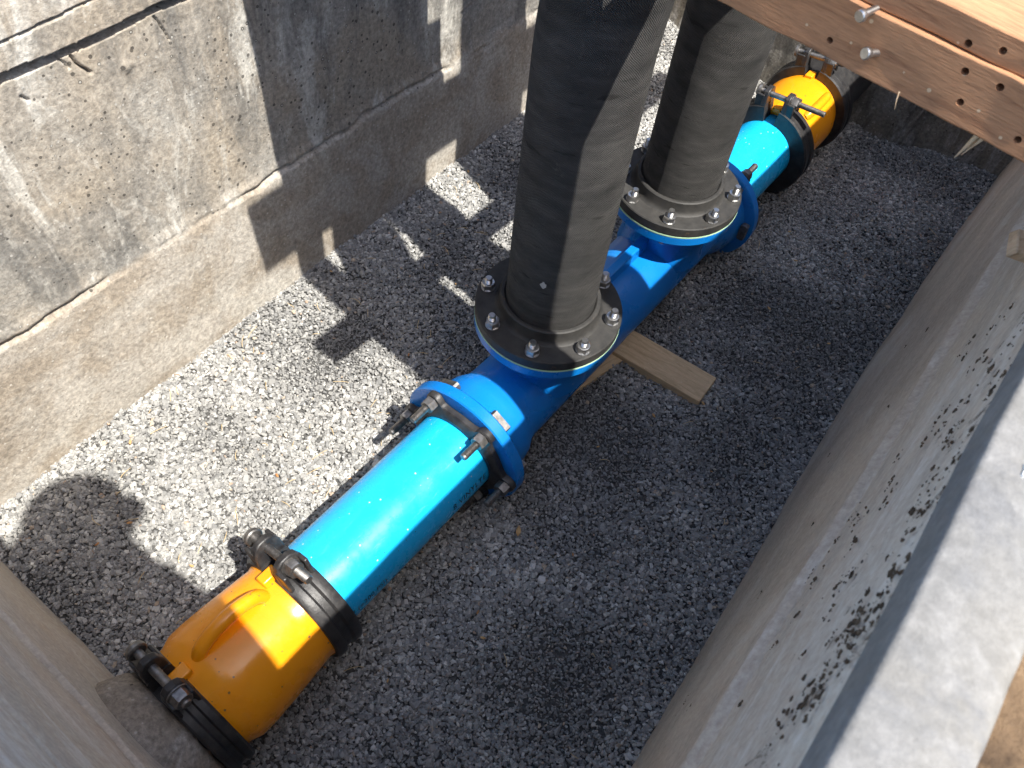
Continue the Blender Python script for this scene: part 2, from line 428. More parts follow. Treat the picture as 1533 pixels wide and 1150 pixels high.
def left_wall():
    y = np.concatenate([np.arange(-1.30, -0.64, 0.006), np.arange(-0.64, -0.27, 0.0025), np.arange(-0.27, 2.06, 0.0055)]); z = np.concatenate([np.arange(-0.56, 0.42, 0.006), np.arange(0.42, 0.60, 0.0025), np.arange(0.60, 0.951, 0.008)])
    Y, Z = np.meshgrid(y, z, indexing='ij')
    d = fbm(Y*3, Z*3, 11, 5)*0.014 + fbm(Y*22, Z*22, 21, 3)*0.0028
    # lower lift stands proud, its rough shoulder wanders round z = 0
    w = fbm(Y*4, Y*0 + 3.3, 31, 5)*0.05
    j = Z - 0.004 - w*0.55
    d += 0.009*np.clip(0.5 - j/0.040, 0, 1)
    d += fbm(Y*30, Z*30, 41, 3)*0.006*np.exp(-(j/0.03)**2)
    jc = Z + 0.008 - w*0.8 - fbm(Y*16, Y*0+1, 51, 4)*0.02
    depth = np.clip(fbm(Y*5, Y*0+7, 55, 3)*3 + 0.75, 0.12, 1)
    d -= 0.016*depth*np.exp(-(jc/0.0048)**2)
    # open joint at z = 0.504 and a thin one above it
    g = Z - 0.504 - fbm(Y*7, Y*0+2, 61, 6)*0.022
    wid = 0.0090 + 0.006*(fbm(Y*6, Y*0+9, 65, 3)+0.3)
    d -= 0.045*(np.abs(g) < wid)
    d += 0.010*np.clip((g + 0.006)/0.012, 0, 1)
    g2 = Z - 0.573 - fbm(Y*6, Y*0+5, 71, 6)*0.028
    d -= 0.012*(np.abs(g2) < 0.0022)
    d -= 0.02*np.clip((g2)/0.3, 0, 1)
    # cracks running down from the joint
    for pts, dep, wd in [([(-0.500,0.488),(-0.490,0.468),(-0.476,0.445)], 0.018, 0.0019),
                         ([(-0.525,0.497),(-0.515,0.482),(-0.508,0.47)], 0.010, 0.0016),
                         ([(-0.318,0.492),(-0.306,0.46),(-0.300,0.435)], 0.012, 0.0016),
                         ([(-0.61,0.46),(-0.602,0.448)], 0.012, 0.002),
                         ([(0.60,0.13),(0.64,0.14),(0.66,0.16)], 0.010, 0.003),
                         ([(0.66,-0.12),(0.69,-0.05),(0.72,-0.02)], 0.006, 0.002),
                         ([(0.20,0.03),(0.205,-0.05),(0.21,-0.16)], 0.004, 0.0018)]:
        q = polydist(Y + fbm(Y*30, Z*30, 81, 3)*0.008, Z + fbm(Y*30, Z*30, 91, 3)*0.008, pts)
        d -= dep*np.exp(-(q/wd)**2)
    q = np.hypot(Y + 0.405, Z - 0.425); d += 0.007*np.exp(-(q/0.012)**2)
    X = -0.792 + d
    nu, nv = Y.shape
    v = np.stack([X, Y, Z], -1).reshape(-1, 3)
    f = grid_faces(nu, nv)
    # top, back and ends close the block
    n0 = len(v)
    top = [(i*nv + nv - 1) for i in range(nu)]
    tv = np.array([(-1.02, yy, 0.955) for yy in y]); bv = np.array([(-1.02, yy, -0.56) for yy in y])
    v = np.concatenate([v, tv, bv])
    f2 = []
    for i in range(nu-1):
        f2.append((top[i], top[i+1], n0+i+1, n0+i)); f2.append((n0+i, n0+i+1, n0+nu+i+1, n0+nu+i))
    f = np.concatenate([f, np.array(f2)])
    o = bpy.data.objects.new('concrete_wall', np_mesh('concrete_wall', v, f, MAT['left_wall'], True))
    COL.objects.link(o)
    tag(o, 'sunlit weathered concrete pit wall with a long open horizontal crack, left of the pipes', 'wall')
left_wall()

def interp_base(y):
    return np.interp(y, [-1.3,-0.59,-0.33,-0.148,0.206,0.425,0.765,1.02,1.5,1.88,2.06], [0.738,0.726,0.718,0.707,0.686,0.675,0.664,0.662,0.660,0.668,0.670])

def right_wall():
    y = np.arange(-1.30, 2.06, 0.008); z = np.concatenate([np.arange(-0.56, 0.915, 0.008), [0.918]])
    Y, Z = np.meshgrid(y, z, indexing='ij')
    xb = interp_base(Y)
    t = np.clip((Z + 0.4)/0.9, -0.2, 1)
    X = xb*(1 - t) + 0.709*t
    X += fbm(Y*3, Z*3, 111, 5)*0.010*np.clip(1 - t*0.6, 0.3, 1) + fbm(Y*25, Z*25, 121, 3)*0.0022
    s = Z - 0.495 - fbm(Y*4, Y*0+3, 131, 4)*0.02
    X += 0.009*np.clip(s/0.010 + 0.5, 0, 1) - 0.004*np.exp(-((s+0.012)/0.010)**2)
    nu, nv = Y.shape
    v = np.stack([X, Y, Z], -1).reshape(-1, 3); f = grid_faces(nu, nv)[:, ::-1]
    n0 = len(v)
    tv = np.array([(0.785, yy, 0.915) for yy in y]); bv = np.array([(0.785, yy, -0.56) for yy in y])
    v = np.concatenate([v, tv, bv]); f2 = []
    for i in range(nu-1):
        a, b = i*nv+nv-1, (i+1)*nv+nv-1
        f2.append((a, n0+i, n0+i+1, b)); f2.append((n0+i, n0+nu+i, n0+nu+i+1, n0+i+1))
    o = bpy.data.objects.new('concrete_wall', np_mesh('concrete_wall', v, np.concatenate([f, np.array(f2)]), MAT['right_wall'], True))
    COL.objects.link(o)
    tag(o, 'dirt spattered concrete pit wall with smooth grey coping along the right edge', 'wall')
    # coping: rounded arris, slightly wavy
    ys = np.arange(-1.30, 2.06, 0.02)
    prof = [(0.709,0.9185),(0.7085,0.9605),(0.7090,0.9635),(0.7105,0.9655),(0.7130,0.9665),(0.764,0.9668),(0.769,0.965),(0.773,0.960),(0.775,0.9185)]
    v = []; k = len(prof)
    wob = fbm(ys*5, ys*0+2, 141, 5)*0.005; wob2 = fbm(ys*9, ys*0+6, 151, 4)*0.007
    for i, yy in enumerate(ys):
        for q, (px, pz) in enumerate(prof):
            v.append((px + (wob[i] if q < 5 else wob2[i]), yy, pz))
    f = []
    for i in range(len(ys)-1):
        for q in range(k):
            q2 = (q+1) % k
            f.append((i*k+q, i*k+q2, (i+1)*k+q2, (i+1)*k+q))
    me = np_mesh('coping', np.array(v), np.array(f), MAT['coping'], True); fix_normals(me); me.set_sharp_from_angle(angle=math.radians(38))
    c = bpy.data.objects.new('coping', me); COL.objects.link(c); c.parent = o
    b = MB(); n = 18
    rr = [0.0045*(1 + 0.35*math.sin(3*t*6.283/n + 1) + random.uniform(-.15,.15)) for t in range(n)]
    top = [(0.735 + rr[t]*0.8*math.cos(t*6.283/n), -0.640 + rr[t]*1.2*math.sin(t*6.283/n), 0.9672) for t in range(n)]
    b.add([(p[0], p[1], 0.966) for p in top] + [(0.735 + (p[0]-0.735)*0.8, -0.640 + (p[1]+0.640)*0.8, 0.9682) for p in top], [tuple(range(n, 2*n))] + [(t, (t+1) % n, n+(t+1) % n, n+t) for t in range(n)])
    b.build('paint_splat', Mat('white_paint', 0.7, 0.3, color=(0.72,0.72,0.70)).m, o, 40)
    return o
rw = right_wall()

def near_wall():
    x = np.arange(-0.80, 0.745, 0.008); z = np.arange(-0.56, 0.94, 0.008)
    X, Z = np.meshgrid(x, z, indexing='ij')
    t = np.clip((Z + 0.40)/0.40, -0.2, 1)
    Y = -1.160 - 0.030*t - 0.014*np.clip(-X - 0.1, 0, 1)*(1-t)
    Y += fbm(X*3, Z*3, 211, 5)*0.009 + fbm(X*25, Z*25, 221, 3)*0.002
    j = Z - 0.0 - fbm(X*5, X*0+3, 231, 4)*0.02
    Y += 0.008*np.clip(0.5 - j/0.02, 0, 1) - 0.010*np.exp(-(j/0.004)**2)
    j = Z - 0.5 - fbm(X*5, X*0+8, 241, 4)*0.02
    Y -= 0.008*np.exp(-(j/0.004)**2)
    nu, nv = X.shape
    v = np.stack([X, Y, Z], -1).reshape(-1, 3); f = grid_faces(nu, nv)[:, ::-1]
    n0 = len(v)
    tv = np.array([(xx, -1.30, 0.937) for xx in x]); bv = np.array([(xx, -1.30, -0.56) for xx in x])
    v = np.concatenate([v, tv, bv]); f2 = []
    for i in range(nu-1):
        a, b = i*nv+nv-1, (i+1)*nv+nv-1
        f2.append((a, b, n0+i+1, n0+i)); f2.append((n0+i, n0+i+1, n0+nu+i+1, n0+nu+i))
    me = np_mesh('concrete_wall', v, np.concatenate([f, np.array(f2)]), MAT['side_wall'], True); fix_normals(me)
    o = bpy.data.objects.new('concrete_wall', me); COL.objects.link(o)
    tag(o, 'shaded smooth concrete pit wall behind the nearest orange coupling, lower left corner', 'wall')
    # cast footing round the pipe stub
    b = MB(); n = 10
    xs = np.linspace(-0.165, 0.22, n); ysf = np.linspace(-1.155, -1.100, 4)
    for i in range(n):
        for k in range(4):
            b.v.append((xs[i] + (0 if i else 0.02*k), ysf[k], -0.385 - 0.012*k/3 + random.uniform(-.003,.003)))
    for i in range(n):
        for k in range(4):
            b.v.append((xs[i] + (0 if i else 0.02*k), ysf[k], -0.55))
    for i in range(n-1):
        for k in range(3):
            a = i*4+k; b.f.append((a, a+4, a+5, a+1))
    N = n*4
    for i in range(n-1): b.f.append((i*4+3, (i+1)*4+3, N+(i+1)*4+3, N+i*4+3))
    for k in range(3):
        b.f.append((k, k+1, N+k+1, N+k)); a = (n-1)*4+k; b.f.append((a, a+1, N+a+1, N+a))
    b.build('footing', MAT['mortar'], o, 30)
    b = MB(); b.lathe([(0.1185,-1.200),(0.162,-1.200),(0.158,-1.165),(0.150,-1.145),(0.138,-1.125),(0.126,-1.113),(0.1185,-1.112)], (0,0,-HP), (0,1,0), 48)
    b.v = [(x + fbm(np.array([x*30]), np.array([z*30+y*40]), 251, 3)[0]*0.010, y + fbm(np.array([z*30]), np.array([x*30]), 261, 3)[0]*0.012, z + fbm(np.array([x*25+y*30]), np.array([z*25]), 271, 3)[0]*0.010) for x, y, z in b.v]
    b.build('mortar_collar', MAT['mortar'], o, 60)
    return o
near_wall()

def far_wall():
    x = np.arange(-0.80, 0.70, 0.012); z = np.arange(-0.60, 0.94, 0.012)
    X, Z = np.meshgrid(x, z, indexing='ij')
    Y = 1.90 - fbm(X*3, Z*3, 311, 5)*0.03 - fbm(X*20, Z*20, 321, 3)*0.006
    nu, nv = X.shape
    v = np.stack([X, Y, Z], -1).reshape(-1, 3); f = grid_faces(nu, nv)
    n0 = len(v)
    tv = np.array([(xx, 2.06, 0.937) for xx in x]); bv = np.array([(xx, 2.06, -0.60) for xx in x])
    v = np.concatenate([v, tv, bv]); f2 = []
    for i in range(nu-1):
        a, b = i*nv+nv-1, (i+1)*nv+nv-1
        f2.append((a, b, n0+i+1, n0+i)); f2.append((n0+i, n0+i+1, n0+nu+i+1, n0+nu+i))
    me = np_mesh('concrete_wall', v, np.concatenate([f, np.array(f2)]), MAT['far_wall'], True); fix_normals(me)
    o = bpy.data.objects.new('concrete_wall', me); COL.objects.link(o)
    tag(o, 'dark shaded concrete pit wall at the far end under the timber beam', 'wall')
far_wall()

# ground round the pit
g = MB()
Z0 = 0.90
xa, xb, ya, yb, B = -1.02, 0.785, -1.30, 2.06, 80.0
g.add([(-B,-B,Z0),(B,-B,Z0),(B,ya,Z0),(-B,ya,Z0)], [(0,1,2,3)])
g.add([(-B,yb,Z0),(B,yb,Z0),(B,B,Z0),(-B,B,Z0)], [(0,1,2,3)])
g.add([(-B,ya,Z0),(xa,ya,Z0),(xa,yb,Z0),(-B,yb,Z0)], [(0,1,2,3)])
g.add([(xb,ya,Z0),(B,ya,Z0),(B,yb,Z0),(xb,yb,Z0)], [(0,1,2,3)])
o = g.build('ground', MAT['soil'], None, 0); o['kind'] = 'structure'

# ------------------------------------------------------------------ gravel
def gz(x, y):
    left = np.interp(y, [-1.2,-1.09,-0.48,0.02,0.92,1.6,1.95], [-0.455,-0.45,-0.420,-0.397,-0.376,-0.39,-0.42])
    mid = np.interp(y, [-1.2,-0.4,0.5,1.2,1.6,1.95], [-0.425,-0.405,-0.400,-0.405,-0.44,-0.50])
    right = np.interp(y, [-1.2,-0.4,0.5,1.4,1.95], [-0.41,-0.40,-0.398,-0.395,-0.41])
    t = np.clip((x + 0.79)/0.75, 0, 1); u = np.clip((x - 0.05)/0.6, 0, 1)
    b = left*(1-t) + mid*t
    b = b*(1-u) + right*u
    # a scour ridge along the left wall and gentle lumps
    b = b + 0.034*fbm(x*3.2, y*3.2, 401, 3) + 0.020*fbm(x*8, y*8, 411, 3)
    b = b + 0.035*np.exp(-((x-0.48)/0.16)**2)*(0.6 + 2.2*fbm(x*5, y*5, 451, 3))*np.clip((y-0.4)/0.5, 0, 1)
    b = b + 0.016*np.exp(-((np.abs(x)-0.12)/0.05)**2)
    b = b + 0.030*np.exp(-((x+0.80)/0.09)**2)*fbm(y*2.6, y*0+2, 441, 4)*2
    b = b + 0.02*np.exp(-((x+0.62)/0.10)**2)*np.exp(-((y-0.35)/0.35)**2)
    return b

nx, ny = 60, 124
X, Y = np.meshgrid(np.linspace(-0.82, 0.76, nx), np.linspace(-1.2, 1.96, ny), indexing='ij')
v = np.stack([X, Y, gz(X, Y) - 0.006], -1).reshape(-1, 3)
o = bpy.data.objects.new('gravel_bed', np_mesh('gravel_bed', v, grid_faces(nx, ny), MAT['grit'], True))
COL.objects.link(o); o['kind'] = 'structure'

def gravel():
    ico = np.array([(math.cos(k*1.5708), math.sin(k*1.5708), -0.62) for k in range(4)] + [(math.cos(k*1.5708 + 0.7854), math.sin(k*1.5708 + 0.7854), 0.62) for k in range(4)])
    tri = np.array([(k, (k+1) % 4, 4+k) for k in range(4)] + [((k+1) % 4, 4+(k+1) % 4, 4+k) for k in range(4)] + [(0,2,1),(0,3,2),(4,5,6),(4,6,7)])
    N = 185000
    x = rng.uniform(-0.815, 0.745, N); y = rng.uniform(-1.19, 1.93, N)
    keep = x < interp_base(y) + 0.02
    x, y = x[keep], y[keep]; n = len(x)
    s = 0.0026*np.exp(rng.normal(0, 0.36, n)) + 0.0008
    big = rng.random(n) < 0.05; s[big] *= 1.5; s = np.minimum(s, 0.0078)
    # dustier, finer stones gather in patches
    patch = fbm(x*4, y*4, 421, 3)
    s *= np.clip(1.0 + patch*1.1, 0.72, 1.2)
    ax = np.stack([rng.uniform(1.0, 1.75, n), rng.uniform(0.8, 1.2, n), rng.uniform(0.45, 0.85, n)], 1)*s[:, None]
    P = ico[None]*(1 + rng.uniform(-0.32, 0.32, (n, 8, 3)))
    tp = rng.uniform(0.40, 0.95, (n, 1)); P[:, 4:, :2] *= tp[:, :, None]; P[:, 4:, :2] += rng.uniform(-0.25, 0.25, (n, 1, 2))
    P = P*ax[:, None, :]
    a = rng.uniform(0, 2*np.pi, n); b = rng.normal(0, 0.42, n); c = rng.normal(0, 0.42, n)
    def R(axis, t):
        M = np.zeros((n,3,3)); i, j = [(1,2),(0,2),(0,1)][axis]
        M[:, axis, axis] = 1; M[:, i, i] = np.cos(t); M[:, j, j] = np.cos(t); M[:, i, j] = -np.sin(t); M[:, j, i] = np.sin(t)
        return M
    Rm = R(2, a) @ R(0, b) @ R(1, c)
    P = np.einsum('nij,nkj->nki', Rm, P)
    lift = rng.uniform(-0.004, 0.0055, n)
    P[:, :, 0] += x[:, None]; P[:, :, 1] += y[:, None]; P[:, :, 2] += (gz(x, y) + lift)[:, None]
    F = (tri[None] + (np.arange(n)*8)[:, None, None]).reshape(-1, 3)
    me = np_mesh('gravel', P.reshape(-1, 3), F, MAT['stone'], False)
    at = me.attributes.new('tone', 'FLOAT', 'POINT')
    tone = np.clip(rng.beta(2.6, 2.8, n)*0.85 + 0.11 + 0.42*np.clip(patch, -0.3, 0.3) + 0.12*np.clip(fbm(x*1.7, y*1.7, 431, 3), -.3, .3), 0, 0.94)
    odd = rng.random(n) < 0.014; tone[odd] = rng.uniform(0.95, 1.0, odd.sum())
    at.data.foreach_set('value', np.repeat(tone, 8).astype(np.float32))
    o = bpy.data.objects.new('gravel', me); COL.objects.link(o)
    tag(o, 'crushed grey gravel covering the floor of the pit', 'gravel', kind='stuff')
gravel()

# ------------------------------------------------------------------ fasteners
def stud_profile(r, L, pitch=0.0030, tip=0.0015):
    p = [(1e-5, 0), (r, 0)]; h = 0.0
    while h < L - tip - pitch:
        p.append((r*0.80, h + pitch*0.5)); p.append((r, h + pitch)); h += pitch
    p.append((r*0.8, L)); p.append((1e-5, L))
    return p

def add_stud(b, p, d, r, L, seg=18):
    b.lathe(stud_profile(r, L), p, d, seg, False)

def add_nut(b, p, d, af, h, phase=0.0):
    R = af/math.sqrt(3)
    b.lathe([(R*0.5, 0), (R, 0), (R, h*0.82), (R*0.90, h), (R*0.5, h)], p, d, 6, False, phase=phase)
    b.lathe([(R*0.5, h*1.0), (R*0.88, h*1.005), (R*0.80, h*1.03), (R*0.5, h*1.03)], p, d, 24, False)

def add_washer(b, p, d, r, h):
    b.lathe([(1e-5, 0), (r, 0), (r, h), (1e-5, h)], p, d, 24, False)

# ------------------------------------------------------------------ rubber hose risers on their flanges
def riser(name, y0, path, label):
    root = empty(name, (0, y0, 0))
    # hose
    n = 160
    zs = np.linspace(0, path[-1][0], n)
    xs = np.interp(zs, [p[0] for p in path], [p[1] for p in path]); ysn = np.interp(zs, [p[0] for p in path], [p[2] for p in path])
    k = np.ones(21)/21
    xs = np.convolve(np.pad(xs, 10, mode='edge'), k, 'valid'); ysn = np.convolve(np.pad(ysn, 10, mode='edge'), k, 'valid')
    seg = 96
    a = np.linspace(0, 2*np.pi, seg+1)
    r = 0.1030 + fbm(zs*9, zs*0+y0*5, 501, 4)*0.0010
    V = np.stack([xs[:, None] + r[:, None]*np.cos(a), ysn[:, None] + r[:, None]*np.sin(a), np.repeat(zs[:, None], seg+1, 1)], -1)
    me = np_mesh('hose', V.reshape(-1, 3), grid_faces(n, seg+1)[:, ::-1], MAT['hose'], True)
    uvl = me.uv_layers.new(name='UVMap')
    UV = np.stack([np.repeat((a*0.103)[None], n, 0), np.repeat(zs[:, None], seg+1, 1)], -1).reshape(-1, 2)
    li = np.empty(len(me.loops), dtype=np.int32); me.loops.foreach_get('vertex_index', li)
    uvl.data.foreach_set('uv', UV[li].astype(np.float32).ravel())
    h = bpy.data.objects.new('hose', me); COL.objects.link(h); h.parent = root
    # backing flange with raised collar
    b = MB()
    b.lathe([(0.1045,-0.028),(0.1045,0.034),(0.1075,0.0365),(0.1135,0.0365),(0.1165,0.034),(0.1185,0.012),(0.1215,0.004),(0.127,0.0),(0.1695,0.0),(0.172,-0.0025),(0.172,-0.026),(0.170,-0.028)], (0,0,0), (0,0,1), 96)
    fl = b.build('backing_flange', MAT['iron'], root, 35)
    b = MB(); b.lathe([(0.09,-0.0315),(0.09,-0.0282),(0.1725,-0.0282),(0.1725,-0.0315)], (0,0,0), (0,0,1), 72)
    b.build('gasket', MAT['gasket'], root)
    # eight bolts with hex nuts
    for i in range(8):
        ang = math.radians(22.5 + 45*i); p = Vector((0.149*math.cos(ang), 0.149*math.sin(ang), 0))
        tilt = Vector((random.uniform(-.03,.03), random.uniform(-.03,.03), 1)).normalized()
        b = MB(); add_stud(b, p + Vector((0,0,-0.075)), tilt, 0.0088, 0.112 + random.uniform(-.004,.004))
        bo = b.build('bolt', MAT['zinc'], root, 25)
        b = MB(); ph = random.uniform(0, 1)
        add_washer(b, p + Vector((0,0,0.0004)), (0,0,1), 0.0165, 0.0022)
        add_nut(b, p + Vector((0,0,0.0026)), (0,0,1), 0.0285, 0.0165, ph)
        b.build('nut', MAT['zinc'], bo, 25)
    b = MB()
    if y0 == 0: b.lathe([(0.104,1.50),(0.132,1.50),(0.137,1.51),(0.137,1.97),(0.132,1.98),(0.104,1.98)], (float(np.interp(1.7, zs, xs)), float(np.interp(1.7, zs, ysn)), 0), (0,0,1), 48)  # added sleeve above the view, widens the hose shadow on the left wall
    if y0 == 0: b.build('shadow_sleeve', MAT['black'], root, 35)
    if y0 == 0:
        b = MB(); n = 14; p = Vector((0.034,-0.0975,0.170)); q = Vector((-p.y,p.x,0)).normalized(); nn = Vector((p.x,p.y,0)).normalized()
        ring = [p + nn*0.0012 + q*(0.0062*(1+0.3*math.sin(t*2.1))*math.cos(t*6.2832/n)) + Vector((0,0,0.0085*(1+0.25*math.cos(t*1.7))*math.sin(t*6.2832/n))) for t in range(n)]
        b.add([v - nn*0.003 for v in ring] + [v - nn*0.0004 for v in ring], [tuple(range(n,2*n))] + [(t,(t+1)%n,n+(t+1)%n,n+t) for t in range(n)])
        b.build('paint_splat', Mat('dried_paint', 0.8, 0.3, color=(0.42,0.41,0.39)).m, root, 0)
    # steel end flange high above
    tip = (xs[-1], ysn[-1], path[-1][0])
    b = MB(); b.lathe([(0.09,0),(0.172,0),(0.172,0.028),(0.09,0.028)], tip, (0,0,1), 64)
    b.build('end_flange', MAT['iron'], root)
    tag(root, label, 'hose', 'black hose risers bolted to the blue tee')
    return root
riser('hose_riser', 0.0, [(0,0,0),(0.76,0,0),(0.92,0.02,0.035),(1.1,0.033,0.055),(1.40,0.036,0.058),(1.55,0.03,0.04),(2.05,0.02,0.04)], 'thick black rubber hose riser standing nearer the camera, flange half in shadow')
riser('hose_riser', 0.5705, [(0,0,0),(0.62,0,0),(1.05,0.03,0.03),(1.5,0.03,0.06),(2.05,0.02,0.07)], 'thick black rubber hose riser standing farther back, partly behind the timber beam')

# ------------------------------------------------------------------ blue cast double tee
AX = (0, 0, -HP)
def T(y):  # origin on the pipe axis
    return (0, y, -HP)
tee = empty('double_tee_fitting', (0, 0.28, -0.36))
def part(b, name, mat, parent, smooth=35, bevel=0):
    o = b.build(name, mat, parent, smooth, bevel)
    # geometry is written in world coordinates; keep it there
    top = parent
    while top.parent: top = top.parent
    o.matrix_parent_inverse = top.matrix_basis.inverted() if parent is top else Matrix()
    return o
Y0, Y1 = -0.300, 0.8705          # outer faces of the two end flanges
prof = [(0.1085,Y0),(0.168,Y0),(0.171,Y0+0.003),(0.171,Y0+0.027),(0.167,Y0+0.031),(0.137,Y0+0.034),(0.133,Y0+0.042),(0.132,Y0+0.085),(0.128,Y0+0.105),(0.113,Y0+0.135),(0.110,Y0+0.16),
        (0.110,Y1-0.16),(0.113,Y1-0.135),(0.128,Y1-0.105),(0.134,Y1-0.085),(0.136,Y1-0.042),(0.142,Y1-0.034),(0.167,Y1-0.031),(0.171,Y1-0.027),(0.171,Y1-0.003),(0.168,Y1),(0.1085,Y1)]
b = MB(); b.lathe(prof, AX, (0,1,0), 96)
part(b, 'barrel', MAT['epoxy'], tee, 40)
for yc in (0.0, 0.5705):
    b = MB()
    b.lathe([(0.09,-0.0318),(0.170,-0.0318),(0.172,-0.034),(0.172,-0.056),(0.169,-0.059),(0.140,-0.062),(0.128,-0.070),(0.121,-0.088),(0.1165,-0.12),(0.1165,-0.150),(0.120,-0.19),(0.124,-0.215),(0.09,-0.23)], (0,yc,0), (0,0,1), 96)
    part(b, 'neck', MAT['epoxy'], tee, 40)
b = MB(); b.box(-0.013, 0.013, 0.11, 0.46, -0.20, -0.112)
part(b, 'rib', MAT['epoxy'], tee, 0, 0.004)
b = MB()
b.extrude([(0.09,-0.20),(0.135,-0.20),(0.12,-0.09),(0.10,-0.07)], Matrix(((0,0,1,-0.008),(1,0,0,0.0),(0,1,0,0),(0,0,0,1))), 0.016)
part(b, 'rib', MAT['epoxy'], tee, 0, 0.003)
# T-head bolts, nuts and follower glands at both ends
def joint(yf, s, parent):
    """yf: face of the blue end flange, s: direction away from the tee"""
    out = []
    N = 240
    for i in range(N):
        a = 2*math.pi*i/N
        r = 0.130
        for k in range(6):
            da = a - k*math.pi/3
            c = 0.149; rl = 0.0215
            x = math.cos(da)*c; dd = c*math.sin(da)
            if abs(dd) < rl and math.cos(da) > 0:
                r = max(r, x + math.sqrt(rl*rl - dd*dd))
        da = (a + math.pi/6) % (math.pi/3) - math.pi/6
        r = max(r, 0.132 + 0.024*math.exp(-(da/0.17)**2))
        out.append((r, a))
    b = MB()
    ring = lambda rad, y: [(rad(r)*math.cos(a), yf + s*y, -HP + rad(r)*math.sin(a)) for r, a in out]
    L = [ring(lambda r: 0.1065, 0.001), ring(lambda r: r, 0.001), ring(lambda r: r, 0.014), ring(lambda r: r-0.003, 0.0175), ring(lambda r: max(0.117, min(r-0.010, 0.128)), 0.0195), ring(lambda r: 0.116, 0.024), ring(lambda r: 0.1065, 0.024)]
    vs = [p for l in L for p in l]; fs = []
    for q in range(len(L)-1):
        for i in range(N):
            j = (i+1) % N
            fs.append((q*N+i, q*N+j, (q+1)*N+j, (q+1)*N+i))
    b.add(vs, fs)
    part(b, 'follower_gland', MAT['black'], parent, 35)
    for k in range(6):
        a = k*math.pi/3 + 0.01
        p = Vector((0.149*math.cos(a), yf, -HP + 0.149*math.sin(a)))
        d = Vector((0.02*math.sin(a*3), s, 0.02*math.cos(a*5))).normalized()
        b = MB(); add_stud(b, p - d*0.034, d, 0.0094, 0.034 + 0.088 + random.uniform(-.004,.004))
        # T head bearing on the back of the flange
        w = Vector((-math.sin(a), 0, math.cos(a))); q = Vector((math.cos(a), 0, math.sin(a)))
        c = p - d*0.0500
        M4 = Matrix(((w.x,q.x,d.x,c.x),(w.y,q.y,d.y,c.y),(w.z,q.z,d.z,c.z),(0,0,0,1)))
        b.extrude([(-0.024,-0.011),(0.024,-0.011),(0.0275,-0.005),(0.0275,0.005),(0.024,0.011),(-0.024,0.011),(-0.0275,0.005),(-0.0275,-0.005)], M4, 0.0186)
        bo = part(b, 'bolt', MAT['steel'], parent, 25)
        b = MB(); add_nut(b, p + d*0.0182, d, 0.031, 0.021, random.uniform(0,1))
        part(b, 'nut', MAT['steel'], bo, 25)
joint(Y0, -1, tee); joint(Y1, 1, tee)
tag(tee, 'bright blue cast double tee fitting carrying both black hoses in the middle', 'pipe fitting')

# ------------------------------------------------------------------ blue plastic pipes
def text_on_pipe(body, y0, ang, size, parent):
    cu = bpy.data.curves.new('lettering', 'FONT'); cu.body = body; cu.size = size; cu.space_character = 1.12
    to = bpy.data.objects.new('lettering_tmp', cu); COL.objects.link(to)
    bpy.context.view_layer.update()
    me = bpy.data.meshes.new_from_object(to.evaluated_get(bpy.context.evaluated_depsgraph_get()))
    bpy.data.objects.remove(to)
    import bmesh
    bm = bmesh.new(); bm.from_mesh(me)
    bmesh.ops.subdivide_edges(bm, edges=bm.edges, cuts=1)
    for v in bm.verts:
        u, h = v.co.x*0.80, v.co.y
        a = ang + h/RP
        r = RP + 0.0006
        v.co = (r*math.cos(a), y0 + u, -HP + r*math.sin(a))
    bm.to_mesh(me); bm.free()
    me.name = 'lettering'; me.materials.clear(); me.materials.append(MAT['ink'])
    o = bpy.data.objects.new('lettering', me); COL.objects.link(o); o.parent = parent
    o.matrix_parent_inverse = parent.matrix_basis.inverted()
def pipe(y0, y1, label, texts=()):
    root = empty('water_pipe', (0, (y0+y1)/2, -HP-RP))
    b = MB(); n = 40
    b.lathe([(0.096,y0),(RP,y0)] + [(RP, y0 + (y1-y0)*i/n) for i in range(1, n)] + [(RP,y1),(0.096,y1)], AX, (0,1,0), 96)
    part(b, 'pipe_wall', MAT['pvc'], root, 40)
    for t in texts: text_on_pipe(*t, root)
    tag(root, label, 'pipe', 'blue plastic water pipes')
    return root
pipe(-0.80, -0.272, 'long bright blue plastic water pipe between nearest orange coupling and the tee', [('8 VINYLTE', -0.446, math.radians(4), 0.028), ('17 (=200 PSI)', -0.772, math.radians(2), 0.0225)])
pipe(0.842, 1.29, 'short bright blue plastic water pipe beyond the farther hose')

